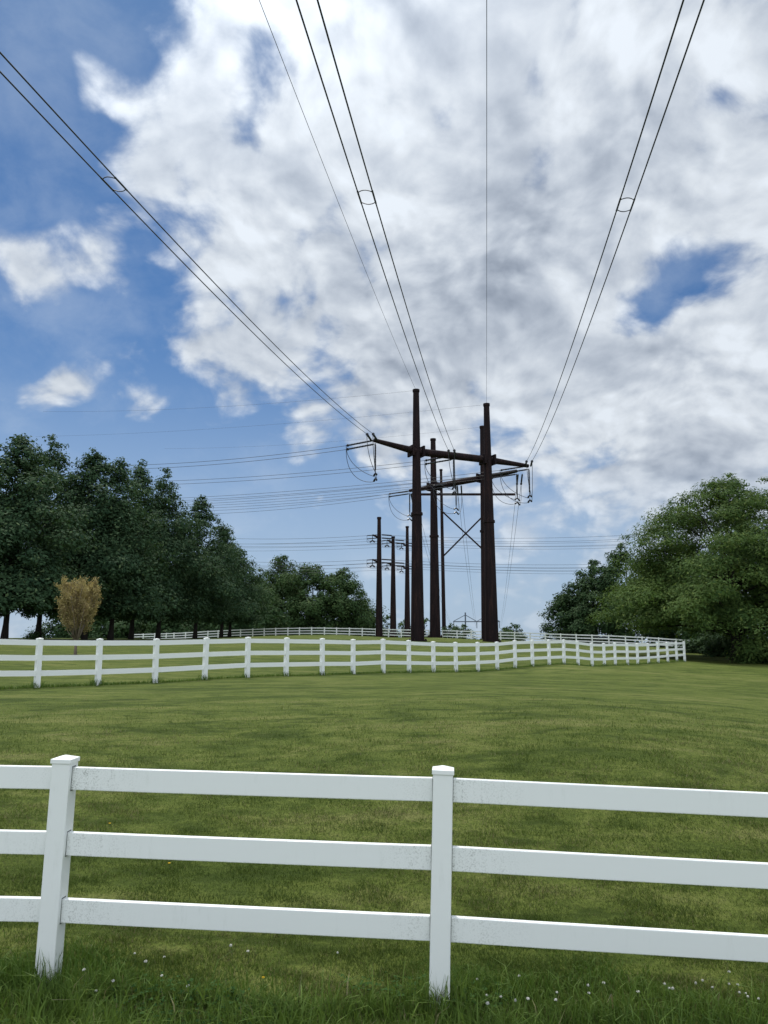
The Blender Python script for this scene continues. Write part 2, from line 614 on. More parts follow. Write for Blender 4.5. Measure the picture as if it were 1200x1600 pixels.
gx = axis([(-6000, -400, 14), (-400, -120, 16), (-120, -30, 50), (-30, 30, 150), (30, 120, 50), (120, 400, 16), (400, 6000, 14)])
gy = axis([(-2000, -200, 8), (-200, -10, 14), (-10, 3, 20), (3, 40, 150), (40, 160, 140), (160, 500, 50), (500, 9000, 30)])
GX, GY = np.meshgrid(gx, gy)
GZ = ground_np(GX, GY)
nv = len(gx)
ii = np.arange(len(gy) - 1)[:, None] * nv + np.arange(nv - 1)[None]
quads = np.stack([ii, ii + 1, ii + 1 + nv, ii + nv], -1).reshape(-1, 4)
tag(fast_mesh('ground', np.stack([GX, GY, GZ], -1).reshape(-1, 3), quads, M['ground'], smooth=True), kind='structure')


# ------------------------------------------------------------------ fences
def fence(name, label, group, posts, post_w, post_h, rail_t, rail_h, rail_z, leans=None, detail=False, loc=None):
    base = posts[len(posts) // 2]
    root = thing(name, label, 'fence', (base.x, base.y, base.z), group)
    n = len(posts)
    rng = random.Random(len(label))
    up = Vector((0, 0, 1))
    tops, bodies = [], []
    for i, p in enumerate(posts):
        d = (posts[min(i + 1, n - 1)] - posts[max(i - 1, 0)])
        d.z = 0
        d.normalize()
        lean = leans[i] if leans else (d * rng.uniform(-.012, .012) + Vector((-d.y, d.x, 0)) * rng.uniform(-.012, .012))
        axz = (up + lean).normalized()
        axx = (d - axz * d.dot(axz)).normalized()
        axy = axz.cross(axx)
        tops.append((p, axz))
        m = MB()
        body = post_h - .035
        m.box(p + axz * ((body - .35) / 2), (post_w, post_w, body + .35), (axx, axy, axz))
        po = m.build('post', M['vinyl'], root, bevel=.006 if detail else 0)
        bodies.append(po)
        # the cap: a collar and a low pyramid
        c = MB()
        h = post_w / 2 + .007
        z0, z1, z2 = post_h - .048, post_h - .020, post_h
        vs = []
        for (r, z) in ((h, z0), (h, z1), (h * .08, z2)):
            for sx, sy in ((-1, -1), (1, -1), (1, 1), (-1, 1)):
                vs.append(p + axx * (sx * r) + axy * (sy * r) + axz * z)
        fs = [(3, 2, 1, 0), (8, 9, 10, 11)]
        for k in range(4):
            k2 = (k + 1) % 4
            fs += [(k, k2, 4 + k2, 4 + k), (4 + k, 4 + k2, 8 + k2, 8 + k)]
        c.add(vs, fs)
        c.build('cap', M['vinyl'], po, bevel=.003 if detail else 0)
    for i in range(n - 1):
        (a, ua), (b, ub) = tops[i], tops[i + 1]
        for rz in rail_z:
            p, q = a + ua * rz, b + ub * rz
            d = (q - p).normalized()
            side = d.cross(up).normalized()
            nu = side.cross(d)
            L = (q - p).length
            m = MB()
            ins = post_w / 2 - .02
            cuts = [ins, post_w / 2 + .02, post_w / 2 + .22, post_w / 2 + .55, L - post_w / 2 - .35, L - post_w / 2 - .12, L - ins] if detail else [ins, L - ins]
            g0, g1 = rng.uniform(.75, 1), rng.uniform(.2, .6)
            gr = [g0, g0, g0 * .55, 0, 0, g1, g1] if detail else [0, 0]
            sag = rng.uniform(.001, .004)
            vs, at_ = [], []
            for s_, g in zip(cuts, gr):
                dz_ = -sag * math.sin(math.pi * s_ / L)
                for sx, sz in ((-1, -1), (1, -1), (1, 1), (-1, 1)):
                    vs.append(p + d * s_ + side * (sx * rail_t / 2) + nu * (sz * rail_h / 2 + dz_))
                    at_.append(g)
            fs = [(0, 1, 2, 3)]
            for k in range(len(cuts) - 1):
                for e in range(4):
                    e2 = (e + 1) % 4
                    fs.append((k * 4 + e, k * 4 + 4 + e, k * 4 + 4 + e2, k * 4 + e2))
            e = (len(cuts) - 1) * 4
            fs.append((e + 3, e + 2, e + 1, e))
            m.add(vs, fs, at_)
            m.build('rail', M['vinyl'], root, bevel=.006 if detail else 0)
            if detail:
                for s_, post in ((post_w / 2 + .0012, bodies[i]), (L - post_w / 2 - .0012, bodies[i + 1])):
                    k = MB()
                    c0 = p + d * s_
                    for o, sz in ((nu * (rail_h / 2 + .003), (.003, rail_t + .012, .005)), (nu * -(rail_h / 2 + .004), (.003, rail_t + .012, .006)), (side * (rail_t / 2 + .003), (.003, .004, rail_h)), (side * -(rail_t / 2 + .003), (.003, .004, rail_h))):
                        k.box(c0 + o, sz, (d, side, nu))
                    k.build('rail_gap_shadow', M['gap_shadow'], post)  # dark frame round the rail end, standing for the shadow in the gap
    return root


RZ = (1.37 - .135, 1.37 - .135 - .415, 1.37 - .135 - .83)
fence('rail_fence', 'white vinyl three-rail fence across the foreground with mildew specks beside its posts', 'white rail fences',
      front_posts, .127, 1.41, .042, .146, (1.262, .847, .432), leans=[Vector((.02, 0, 0)), Vector((.020, -.01, 0)), Vector((.030, 0, 0)), Vector((.01, 0, 0)), Vector((0, 0, 0))], detail=True)
fence('rail_fence', 'long white three-rail fence with wavy rails crossing the field before the big poles', 'white rail fences',
      mid_posts, .135, 1.37, .045, .15, RZ)
RF = (1.19, .77, .35)
fence('rail_fence', 'small distant white fence below the far thicket, ending at the middle brown pole', 'white rail fences', far_l, .15, 1.32, .05, .15, RF)
fence('rail_fence', 'distant white fence running right from the middle brown pole to the big broad tree', 'white rail fences', far_r, .15, 1.32, .05, .15, RF)


# ------------------------------------------------------------------ transmission structures
def para(p0, p1, sag, n):
    p0, p1 = Vector(p0), Vector(p1)
    out = []
    for i in range(n + 1):
        t = i / n
        q = p0.lerp(p1, t)
        q.z -= 4 * sag * t * (1 - t)
        out.append(q)
    return out


def hang(p0, p1, drop, n=14):
    """a slack jumper between two points, its belly nearer the lower end"""
    p0, p1 = Vector(p0), Vector(p1)
    c0 = p0 + Vector((0, 0, -drop))
    c1 = p1 + (p0 - p1).normalized() * 1.1 + Vector((0, 0, -drop * .25))
    out = []
    for i in range(n + 1):
        t = i / n
        out.append(p0 * (1 - t) ** 3 + c0 * 3 * t * (1 - t) ** 2 + c1 * 3 * t * t * (1 - t) + p1 * t ** 3)
    return out


def string_mb(p0, p1, r=.10, ring=True):
    """a long insulator: ribbed core with end fittings"""
    m = MB()
    p0, p1 = Vector(p0), Vector(p1)
    n = 36
    pts, rad = [], []
    for i in range(n + 1):
        t = i / n
        pts.append(p0.lerp(p1, t))
        rad.append(.06 if (t < .08 or t > .92) else (r * 1.25 if i % 2 else r * .75))
    m.prism(pts, rad, 8)
    if ring:
        d = (p1 - p0).normalized()
        e = p1 - d * .22
        m.prism([e - d * .05, e + d * .05], [.17, .17], 10)
    return m


def clamp_mb(p, d, s=.34):
    """bow-tie suspension clamp"""
    m = MB()
    p = Vector(p)
    d = Vector(d).normalized()
    for sg in (-1, 1):
        m.prism([p + Vector((0, 0, .10)), p + d * (sg * s * .5), p + d * (sg * s) + Vector((0, 0, -.16)), p + d * (sg * s * 1.4) + Vector((0, 0, -.22))], [.05, .10, .13, .04], 8)
    m.prism([p + Vector((0, 0, .28)), p + Vector((0, 0, -.05))], [.05, .06], 6)
    return m


def big_pole(root, base, top, d0, d1, flange_z):
    """tapered twelve-sided steel pole with its base plate, splice collar and cap"""
    H = (top - base).length
    ax = (top - base) / H
    m = MB()
    zs = [-.6] + list(np.linspace(.0, H, 14))
    m.prism([base + ax * z for z in zs], [(d0 + (d1 - d0) * max(z, 0) / H) / 2 for z in zs], 12)
    po = m.build('pole', M['steel'], root)
    b = MB()
    b.prism([base + ax * -.5, base + ax * .16], [d0 * .5 + .30, d0 * .5 + .30], 24)
    for k in range(16):
        a = 2 * math.pi * k / 16
        q = base + Vector((math.cos(a), math.sin(a), 0)) * (d0 * .5 + .18)
        b.prism([q + ax * .14, q + ax * .30], .05, 6)
    b.build('base_plate', M['steel'], po)
    if flange_z:
        f = MB()
        r = (d0 + (d1 - d0) * flange_z / H) / 2
        f.prism([base + ax * (flange_z - .16), base + ax * (flange_z + .16)], [r + .13, r + .12], 12)
        f.build('splice_collar', M['steel'], po)
    c = MB()
    c.prism([top - ax * .22, top + ax * .10], [d1 / 2 + .07, d1 / 2 + .07], 12)
    c.build('top_cap', M['steel'], po)
    return po


def arm_mb(pts, radii):
    m = MB()
    m.prism(pts, radii, 12)
    return m


IN = Vector((-.137, -1, -.03)).normalized()       # from the near structure towards the camera's side
LEFT = Vector((-.86, .51, -.035)).normalized()    # the runs that leave to the left
AWAY = Vector((.12, .97, -.20)).normalized()      # the run that leaves down the valley

# ---- the near H-frame
z_arm = t_row(705) * 90
Y1, Y2 = 90.0, z_arm / t_row(718)
L_end, R_end = at(585, 692, z_arm / t_row(692)), at(825, 727, z_arm / t_row(727))
b1, b2 = at(652.5, 1002, Y1), at(768.3, 1003.5, Y2)
t1, t2 = at(650, 610, Y1), at(764.2, 632, Y2)
t1.x, t1.y, t2.x, t2.y = b1.x + .03, b1.y, b2.x + .02, b2.y
s1 = thing('transmission_tower', 'nearest rust-brown H-frame tower of two thick poles with the arm sloping down to the right', 'power tower', (b1 + b2) / 2, 'brown steel line structures')
big_pole(s1, b1, t1, 1.60, .72, (at(650, 803, Y1) - b1).z)
big_pole(s1, b2, t2, 1.72, .72, (at(765, 815, Y2) - b2).z)
a1, a2 = at(650, 705.5, Y1), at(765, 718.5, Y2)
a1 = Vector((b1.x, b1.y, a1.z))
a2 = Vector((b2.x, b2.y, a1.z))
L_end.z = a1.z + .35
R_end.z = a1.z - .05
arm = arm_mb([L_end, a1.lerp(L_end, .5), a1, a1.lerp(a2, .5), a2, a2.lerp(R_end, .5), R_end], [.24, .34, .46, .47, .46, .34, .24]).build('crossarm', M['steel'], s1)
ad = (a2 - a1).normalized()
for q in (a1, a2):
    sd = Vector((-ad.y, ad.x, 0))
    for sg in (-1, 1):
        sl = MB()
        sl.box(q + ad * (sg * .72), (.24, 1.5, 1.3), (ad, sd, Vector((0, 0, 1))))
        sl.build('arm_bracket', M['steel'], arm, bevel=.03)
M_att = a1.lerp(a2, .50)
phase_in, phase_out = [], []


def dead_end(root, A, dirv, offs, length, under):
    """a pair of strings pulling off the arm; returns the far ends"""
    ends = []
    for o in offs:
        p0 = A + o + Vector((0, 0, under))
        p1 = p0 + dirv * length
        string_mb(p0, p1).build('insulator', M['insul'], root)
        ends.append(p1)
    return ends


def jumper_set(root, A, outs, ins, dirv, length=3.3):
    bot = A + Vector((0, 0, -length))
    js = string_mb(A, bot, .095, False).build('jumper_insulator', M['insul'], root)
    for k in range(2):
        cp = bot + Vector((0, 0, -.30 - .62 * k))
        clamp_mb(cp, dirv).build('clamp', M['insul'], js)
        for ends, sg in ((outs, 1), (ins, -1)):
            q = cp + Vector(dirv).normalized() * (sg * .42) + Vector((0, 0, -.20))
            m = MB()
            m.prism(hang(ends[k], q, (2.4 + 1.5 * k) if sg > 0 else 2.6), .034, 5, False)
            m.build('jumper_cable', M['wire'], root)


perp_in = Vector((IN.y, -IN.x, 0)).normalized() * -1
UPV = Vector((0, 0, 1))
for A in (L_end, M_att, R_end):
    pi_ = dead_end(s1, A, IN, (perp_in * -.34, perp_in * .34), 3.4, -.05)
    po_ = dead_end(s1, A, LEFT, (UPV * .10, UPV * -.36), 3.9, -.1)
    jumper_set(s1, A + ad * .12 + UPV * -.35, po_, pi_, (LEFT - IN))
    phase_in.append(pi_)
    phase_out.append(po_)

# ---- the second H-frame, behind, its arm sloping the other way
z_arm2 = t_row(760) * 118
Y3, Y4 = 118.0, z_arm2 / t_row(746)
b3, b4 = at(680, 995.5, Y3), at(761, 1001, Y4)
t3, t4 = at(678, 686.5, Y3), at(756.6, 667, Y4)
t3.x, t3.y, t4.x, t4.y = b3.x, b3.y, b4.x, b4.y
s2 = thing('transmission_tower', 'second rust-brown H-frame tower, half hidden behind the nearest one, its arm rising to the right', 'power tower', (b3 + b4) / 2, 'brown steel line structures')
big_pole(s2, b3, t3, 1.66, .78, (at(678, 838, Y3) - b3).z)
big_pole(s2, b4, t4, 1.60, .74, (at(757, 830, Y4) - b4).z)
zA = at(680, 760.5, Y3).z
a3, a4 = Vector((b3.x, b3.y, zA)), Vector((b4.x, b4.y, zA))
L2, R2 = at(640, 766.5, z_arm2 / t_row(766.5)), at(807, 735.5, z_arm2 / t_row(735.5))
L2.z = R2.z = zA
ad2 = (a4 - a3).normalized()
arm = arm_mb([L2, a3.lerp(L2, .5), a3, a3.lerp(a4, .5), a4, a4.lerp(R2, .5), R2], [.24, .34, .46, .47, .46, .34, .24]).build('crossarm', M['steel'], s2)
for q in (a3, a4):
    sd = Vector((-ad2.y, ad2.x, 0))
    for sg in (-1, 1):
        sl = MB()
        sl.box(q + ad2 * (sg * .72), (.24, 1.5, 1.3), (ad2, sd, Vector((0, 0, 1))))
        sl.build('arm_bracket', M['steel'], arm, bevel=.03)
phase2_in, phase2_out = [], []
perp_aw = Vector((AWAY.y, -AWAY.x, 0)).normalized()
for A in (L2, a3.lerp(a4, .46), R2):
    pi_ = dead_end(s2, A, LEFT, (UPV * .10, UPV * -.36), 3.9, -.1)
    po_ = dead_end(s2, A, AWAY, (perp_aw * -.30 + perp_aw * .5, perp_aw * .30 + perp_aw * .5), 3.8, -.45)
    jumper_set(s2, A + UPV * -.4, pi_, po_, (LEFT - AWAY))
    phase2_in.append(pi_)
    phase2_out.append(po_)

# ---- the thin braced H-frame farther back
Y5 = 165.0
b5, b6 = at(694, 985, Y5), at(760, 985, Y5)
t5, t6 = at(690, 735, Y5), at(757, 735, Y5)
b5.z, b6.z = gz(b5.x, b5.y) - .3, gz(b6.x, b6.y) - .3
t5.x, t6.x = b5.x - .25, b6.x - .2
s3 = thing('transmission_tower', 'thin dark H-frame tower with an X brace behind the two thick-poled towers', 'power tower', (b5 + b6) / 2, 'brown steel line structures')


def on(b, t, py):
    z = t_row(py) * Y5
    return b.lerp(t, (z - b.z) / (t.z - b.z))


for b, t in ((b5, t5), (b6, t6)):
    m = MB()
    m.prism([b, b.lerp(t, .5), t], [.46, .38, .28], 10)
    po = m.build('pole', M['steel'], s3)
    m = MB()
    m.prism([t - UPV * .1, t + UPV * .25], .36, 10)
    m.build('top_cap', M['steel'], po)
zc = t_row(773) * Y5
ax5, ax6 = at(643, 773, Y5), at(805, 772, Y5)
m = MB()
m.box((ax5 + ax6) / 2, ((ax6 - ax5).length, .40, .48))
m.build('crossarm', M['steel'], s3, bevel=.04)
for q0, q1 in ((on(b5, t5, 799), on(b6, t6, 861)), (on(b5, t5, 870), on(b6, t6, 806))):
    m = MB()
    off = Vector((0, -.3 if q0.z > q1.z else .3, 0))
    m.prism([q0 + off, q1 + off], .17, 8)
    m.build('brace', M['steel'], s3)

# ---- the far H-frame down the valley
Y7 = 480.0
c7 = at(744, 985, Y7)
s4 = thing('transmission_tower', 'tiny pale H-frame tower on the horizon between the thick poles', 'power tower', (c7.x, c7.y, gz(c7.x, c7.y)), 'brown steel line structures')
tops7 = []
for px in (727, 762):
    t = at(px, 957, Y7)
    m = MB()
    m.prism([Vector((t.x, t.y, gz(t.x, t.y) - .5)), t], [.55, .42], 8)
    m.build('pole', M['hazed_steel'], s4)
    tops7.append(t)
m = MB()
e0, e1 = at(708, 971.3, Y7), at(781, 971.3, Y7)
m.box((e0 + e1) / 2, ((e1 - e0).length, .6, .62))
m.build('crossarm', M['hazed_steel'], s4)
for t, pxs in ((tops7[0], (708, 745)), (tops7[1], (745, 781))):
    for px in pxs:
        m = MB()
        m.prism([t - UPV * 1.5, at(px, 971, Y7)], .22, 6)
        m.build('brace', M['hazed_steel'], s4)
far_att = []
for px in (709, 745, 780):
    A = at(px, 971.6, Y7)
    string_mb(A, A - UPV * 4.0, .22, False).build('insulator', M['hazed_steel'], s4)
    far_att.append(A - UPV * 4.0)

# ---- three single poles at the left, each with two levels of davit arms
SP_ = [(592.4, 990.5, 809, 118, 'leftmost and tallest'), (614.3, 986, 839, 134, 'middle'), (636.3, 981, 823, 148, 'rightmost')]
ARM_ROWS = [(841.5, 880), (849, 884.5), (853.5, 889.5)]
OUTD = Vector((.93, .37, -.02)).normalized()
LFT2 = Vector((-.90, .42, -.01)).normalized()
single_ends = []
for k, (px, yb, yt, Y, word) in enumerate(SP_):
    b, t = at(px, yb, Y), at(px, yt, Y)
    b.z = gz(b.x, b.y)
    root = thing('transmission_pole', {0: 'slim brown single pole standing before the far fence, leftmost of the three', 1: 'slim brown single pole, shortest and middle of the three left of the thick towers',
                                       2: 'slim brown single pole just left of the nearest thick pole, rightmost of the three'}[k], 'power pole', b, 'single brown poles')
    big_pole(root, b, t, 1.12 + .06 * k, .54, 0)
    ends = []
    for row in ARM_ROWS[k]:
        z = t_row(row) * Y
        c = Vector((b.x, b.y, z))
        tip = c + Vector((-1.05, -.25, .55))
        m = MB()
        m.prism([c, c.lerp(tip, .5) + UPV * .05, tip], [.20, .16, .12], 8)
        ar = m.build('davit_arm', M['steel'], root)
        js = string_mb(tip, tip - UPV * .75, .05, False).build('jumper_insulator', M['insul'], ar)
        clamp_mb(tip - UPV * .95, (1, 0, 0), .3).build('clamp', M['insul'], root)
        for dz_ in (.62, .12):
            p0 = c + OUTD * .38 + UPV * dz_
            p1 = p0 + OUTD * 1.75
            string_mb(p0, p1, .10, False).build('insulator', M['insul'], root)
            p2 = c + LFT2 * .38 + UPV * (dz_ - .02)
            p3 = p2 + LFT2 * 1.75
            string_mb(p2, p3, .07, False).build('insulator', M['insul'], root)
            m = MB()
            cl = tip - UPV * (1.0 + (.25 if dz_ < .3 else 0))
            m.prism(hang(p3, cl + Vector((-.3, 0, -.1)), .9, 8) + hang(p1, cl + Vector((.3, 0, -.1)), 1.0, 8)[::-1], .022, 5, False)
            m.build('jumper_cable', M['wire'], root)
            ends.append((p1, p3))
    single_ends.append((b, t, ends))


# ------------------------------------------------------------------ wires
def line_obj(name, label, group, paths, r, spacer=None):
    p0 = paths[0][0]
    root = thing(name, label, 'power line', p0, group)
    for p in paths:
        m = MB()
        m.prism(p, r, 6, True)
        m.build('conductor', M['wire'], root, smooth=True)
    if spacer:
        for a, b, d in spacer:
            m = MB()
            mid = (a + b) / 2
            half = (b - a) / 2
            for sg in (-1, 1):
                pts = []
                for i in range(9):
                    t = -1 + 2 * i / 8
                    pts.append(mid + half * t + d * (sg * (.34 + .16 * (1 - t * t))))
                m.prism(pts, .018, 6)
            for e in (a, b):
                m.prism([e - d * .45, e + d * .45], .034, 6)
            m.build('spacer', M['wire'], root, smooth=True)
    return root


def plane_hit(px, py, A, d):
    """the point of a line of sight that lies in the upright plane through A along d"""
    n = Vector((-d.y, d.x, 0))
    r = ray(px, py)
    return r * (A.dot(n) / r.dot(n))


def overhead(A, d, pe, k=7e-4):
    """the sagging curve in the plane of the run, through A and one sighted point, carried on past the camera"""
    d = Vector((d.x, d.y, 0)).normalized()
    C = plane_hit(*pe, A, d)
    sc = (C - A).dot(d)
    c = np.array([k, (C.z - A.z) / sc - k * sc, A.z])
    return d, c


H_IN = Vector((-.137, -1, 0)).normalized()
OH = {
    'left': (phase_in[0], [((180, 288), (0, 112)), ((195, 296), (0, 82))], 'double conductor swooping overhead to the left end of the nearest arm'),
    'mid': (phase_in[1], [((567, 308), (463, 0)), ((584, 308), (496, 0))], 'double conductor swooping overhead to the middle of the nearest arm'),
    'right': (phase_in[2], [((966, 320), (1068, 0)), ((986, 320), (1100, 0))], 'double conductor swooping overhead to the right end of the nearest arm'),
}
SS = np.concatenate([np.linspace(0, 100, 60), np.linspace(102, 220, 30)])
for key, (ends, sight, lab) in OH.items():
    fits = [overhead(A, H_IN, pe) for A, (pm, pe) in zip(ends, sight)]
    print('OVERHEAD', key, [tuple(float('%.5f' % v) for v in c) for d, c in fits])
    k2 = sum(c[0] for d, c in fits) / 2
    paths = []
    for A, (d, c) in zip(ends, fits):
        paths.append([Vector((A.x + d.x * s, A.y + d.y * s, float(np.polyval(c, s)))) for s in SS])
    # one ring spacer where the photo shows it
    d = fits[0][0]
    row = sight[0][0][1]
    sm = min(np.linspace(5, 85, 1600), key=lambda q: abs((float(np.polyval(fits[0][1], q))) / (ends[0].y + d.y * q) - t_row(row)))
    pa = Vector((ends[0].x + d.x * sm, ends[0].y + d.y * sm, float(np.polyval(fits[0][1], sm))))
    sm2 = min(np.linspace(5, 85, 1600), key=lambda q: abs(float(np.polyval(fits[1][1], q)) / (ends[1].y + d.y * q) - t_row(row)))
    pb = Vector((ends[1].x + d.x * sm2, ends[1].y + d.y * sm2, float(np.polyval(fits[1][1], sm2))))
    slope = float(np.polyval(np.polyder(fits[0][1]), sm))
    tang = (d + UPV * slope).normalized()
    line_obj('power_line', lab, 'twin conductors overhead', paths, .025, [(pa, pb, tang)])
d, sh_c = overhead(t1, H_IN, (405, 0), 4.5e-4)
for A, lab in ((t1, 'thin shield wire overhead to the top of the left thick pole'), (t2, 'thin shield wire straight overhead to the top of the right thick pole')):
    c = np.array([sh_c[0], sh_c[1], A.z])
    if A is t2:                                    # the right wire runs a touch nearer the line of sight
        st_ = min(np.linspace(20, 95, 1500), key=lambda q: abs(float(np.polyval(c, q)) / (A.y + H_IN.y * q) - t_row(0)))
        hit = ray(760.5, 0) * (float(np.polyval(c, st_)) / ray(760.5, 0).z)
        d = Vector((hit.x - A.x, hit.y - A.y, 0)).normalized()
    line_obj('shield_wire', lab, 'shield wires', [[Vector((A.x + d.x * s, A.y + d.y * s, float(np.polyval(c, s)))) for s in SS]], .014)


def left_end(A, px, py, d=LEFT):
    """the sighted point in the plane of the run, then the run carried on beyond it"""
    h = Vector((d.x, d.y, 0)).normalized()
    return plane_hit(px, py, A, h)


def run_left(A, px, py, sag=.35, d=LEFT, more=.8):
    E = left_end(A, px, py, d)
    pts = para(A, E, sag, 24)
    st = pts[-1] - pts[-2]
    L = (E - A).length
    n = int(24 * more)
    q = pts[-1].copy()
    for i in range(n):
        st = st + Vector((0, 0, 8 * sag / 24 ** 2))
        q = q + st
        pts.append(q.copy())
    return pts


for (e0, e1), (ya, yb), lab, pxe in (
        (phase_out[0], (726, 732), 'twin wires running left from the left end of the nearest arm, uppermost pair', 231),
        (phase_out[1], (751, 756.5), 'twin wires running left from the middle of the nearest arm', 277),
        (phase_out[2], (776, 780), 'twin wires running left from the right end of the nearest arm', 326),
        (phase2_in[2], (782, 786), 'twin wires running left from the right end of the second arm', 338),
        (phase2_in[1], (789, 793), 'twin wires running left from the middle of the second arm', 345),
        (phase2_in[0], (797, 802), 'twin wires running left from the left end of the second arm, lowest pair', 350)):
    line_obj('power_line', lab, 'twin wires to the left', [run_left(e0, pxe, ya), run_left(e1, pxe, yb)], .027)
for A, px, py, lab in ((t1, 277, 639, 'faint shield wire leaving left from the top of the left thick pole'), (t2, 300, 672, 'faint shield wire leaving left from the top of the right thick pole'),
                       (t4, 445, 695, 'faint shield wire leaving left from the hidden pole behind the right thick pole'), ):
    line_obj('shield_wire', lab, 'shield wires', [run_left(A, px, py, .25)], .011)
for (e0, e1), F, lab in ((phase2_out[0], far_att[0], 'twin wires dropping into the valley from the left end of the second arm'), (phase2_out[1], far_att[1], 'twin wires dropping into the valley from the middle of the second arm'),
                         (phase2_out[2], far_att[2], 'twin wires dropping into the valley from the right end of the second arm')):
    line_obj('power_line', lab, 'twin wires to the valley', [para(e0, F - Vector((.3, 0, 0)), 4, 40), para(e1, F + Vector((.3, 0, 0)), 4, 40)], .026)

LROWS = [((842, 850), (878, 886)), ((850, 856), (884, 891)), ((854, 861), (889, 896))]
RROWS = [((836, 842), (880, 884.5)), ((845, 850), (886.5, 890)), ((851.5, 855), (891, 895))]
for k, (b, t, ends) in enumerate(single_ends):
    who = ('leftmost', 'middle', 'rightmost')[k]
    for lv in range(2):
        lvw = ('upper', 'lower')[lv]
        (p1a, p3a), (p1b, p3b) = ends[lv * 2], ends[lv * 2 + 1]
        hr = Vector((OUTD.x, OUTD.y, 0))
        pr = []
        for p, row in ((p1a, RROWS[k][lv][0]), (p1b, RROWS[k][lv][1])):
            E = plane_hit(985, row, p, hr)
            pr.append(para(p, E, .5, 30))
        line_obj('power_line', 'thin level wires going right from the %s arm of the %s slim pole' % (lvw, who), 'thin wires to the right', pr, .023)
        pl = []
        for p, row in ((p3a, LROWS[k][lv][0]), (p3b, LROWS[k][lv][1])):
            pl.append(run_left(p, 390, row, .20, LFT2, .8))
        line_obj('power_line', 'thin wires going left from the %s arm of the %s slim pole' % (lvw, who), 'thin wires to the left', pl, .023)


# ------------------------------------------------------------------ trees
def leaf_cards(rs, C, N, size, aspect=.55):
    """diamond leaf faces at C facing N; one island for each"""
    n = len(C)
    N = N / np.linalg.norm(N, axis=1, keepdims=True)
    T = rs.normal(size=(n, 3))
    T -= N * (T * N).sum(1, keepdims=True)
    T /= np.linalg.norm(T, axis=1, keepdims=True)
    B = np.cross(N, T)
    s = (size * rs.uniform(.55, 1.3, n))[:, None]
    a = rs.uniform(.7, 1.3, n)[:, None] * aspect
    V = np.stack([C - T * s, C + B * s * a - T * s * .15, C + T * s + N * s * .12, C - B * s * a - T * s * .1], 1).reshape(-1, 3)
    return V, np.arange(4 * n).reshape(-1, 4)


def crown_points(rs, H, prof, nclump, nleaf, csize, flat=.7, droop=0.0, shell=.5, spikes=0, wob=.22, floor=0.0):
    hs = np.array([p[0] for p in prof]) * H
    rr = np.array([p[1] for p in prof])
    hh = np.linspace(hs[0], hs[-1], 200)
    r = np.interp(hh, hs, rr)
    pr = r + .35 * r.mean()
    h = rs.choice(hh, nclump, p=pr / pr.sum())
    R0 = np.interp(h, hs, rr)
    ang = rs.uniform(0, 2 * np.pi, nclump)
    lobes = 1 + wob * np.sin(ang * 3 + rs.uniform(0, 6) + h * .5) + wob * .7 * np.sin(ang * 5 + h * 1.1 + rs.uniform(0, 6))
    rad = R0 * lobes * rs.uniform(0, 1, nclump) ** .42
    cx, cy = rad * np.cos(ang), rad * np.sin(ang)
    cz = h - droop * (rad / (rr.max() + .01)) ** 2
    cs = csize * rs.uniform(.55, 1.35, nclump) * np.clip(.55 + .6 * R0 / rr.max(), .4, 1.2)
    if spikes:
        a2 = rs.uniform(0, 2 * np.pi, spikes)
        hsk = rs.uniform(.55, 1.0, spikes) * H
        rk = np.interp(hsk, hs, rr) * rs.uniform(.6, 1.12, spikes)
        cx = np.concatenate([cx, rk * np.cos(a2)])
        cy = np.concatenate([cy, rk * np.sin(a2)])
        cz = np.concatenate([cz, hsk + rs.uniform(.0, .06, spikes) * H])
        cs = np.concatenate([cs, np.full(spikes, csize * .38)])
    k = rs.choice(len(cx), nleaf, p=(cs ** 1.8) / (cs ** 1.8).sum())
    u = rs.normal(size=(nleaf, 3))
    u /= np.linalg.norm(u, axis=1, keepdims=True)
    q = rs.uniform(0, 1, nleaf) ** shell
    off = u * (q * cs[k])[:, None]
    # each clump leans outwards along its branch
    out = np.stack([cx[k], cy[k], np.zeros(nleaf)], 1)
    out /= np.linalg.norm(out, axis=1, keepdims=True) + 1e-6
    off[:, 2] *= flat
    off += out * (off * out).sum(1, keepdims=True) * .35
    off[:, 2] -= droop * .10 * np.maximum((off * out).sum(1), 0)
    C = np.stack([cx[k], cy[k], cz[k]], 1) + off
    Nn = u + out * .5 + np.array([0, 0, 1.1]) + rs.normal(size=(nleaf, 3)) * .55
    if floor:
        cut = floor * (1 + .16 * np.sin(C[:, 0] * 1.7 + C[:, 1] * 1.1) + .10 * np.sin(C[:, 0] * 4.1 - C[:, 1] * 3.3) + rs.normal(size=nleaf) * .04)
        keep = C[:, 2] > cut
        C, Nn = C[keep], Nn[keep]
    return C, Nn, np.stack([cx, cy, np.maximum(cz, floor)], 1), cs


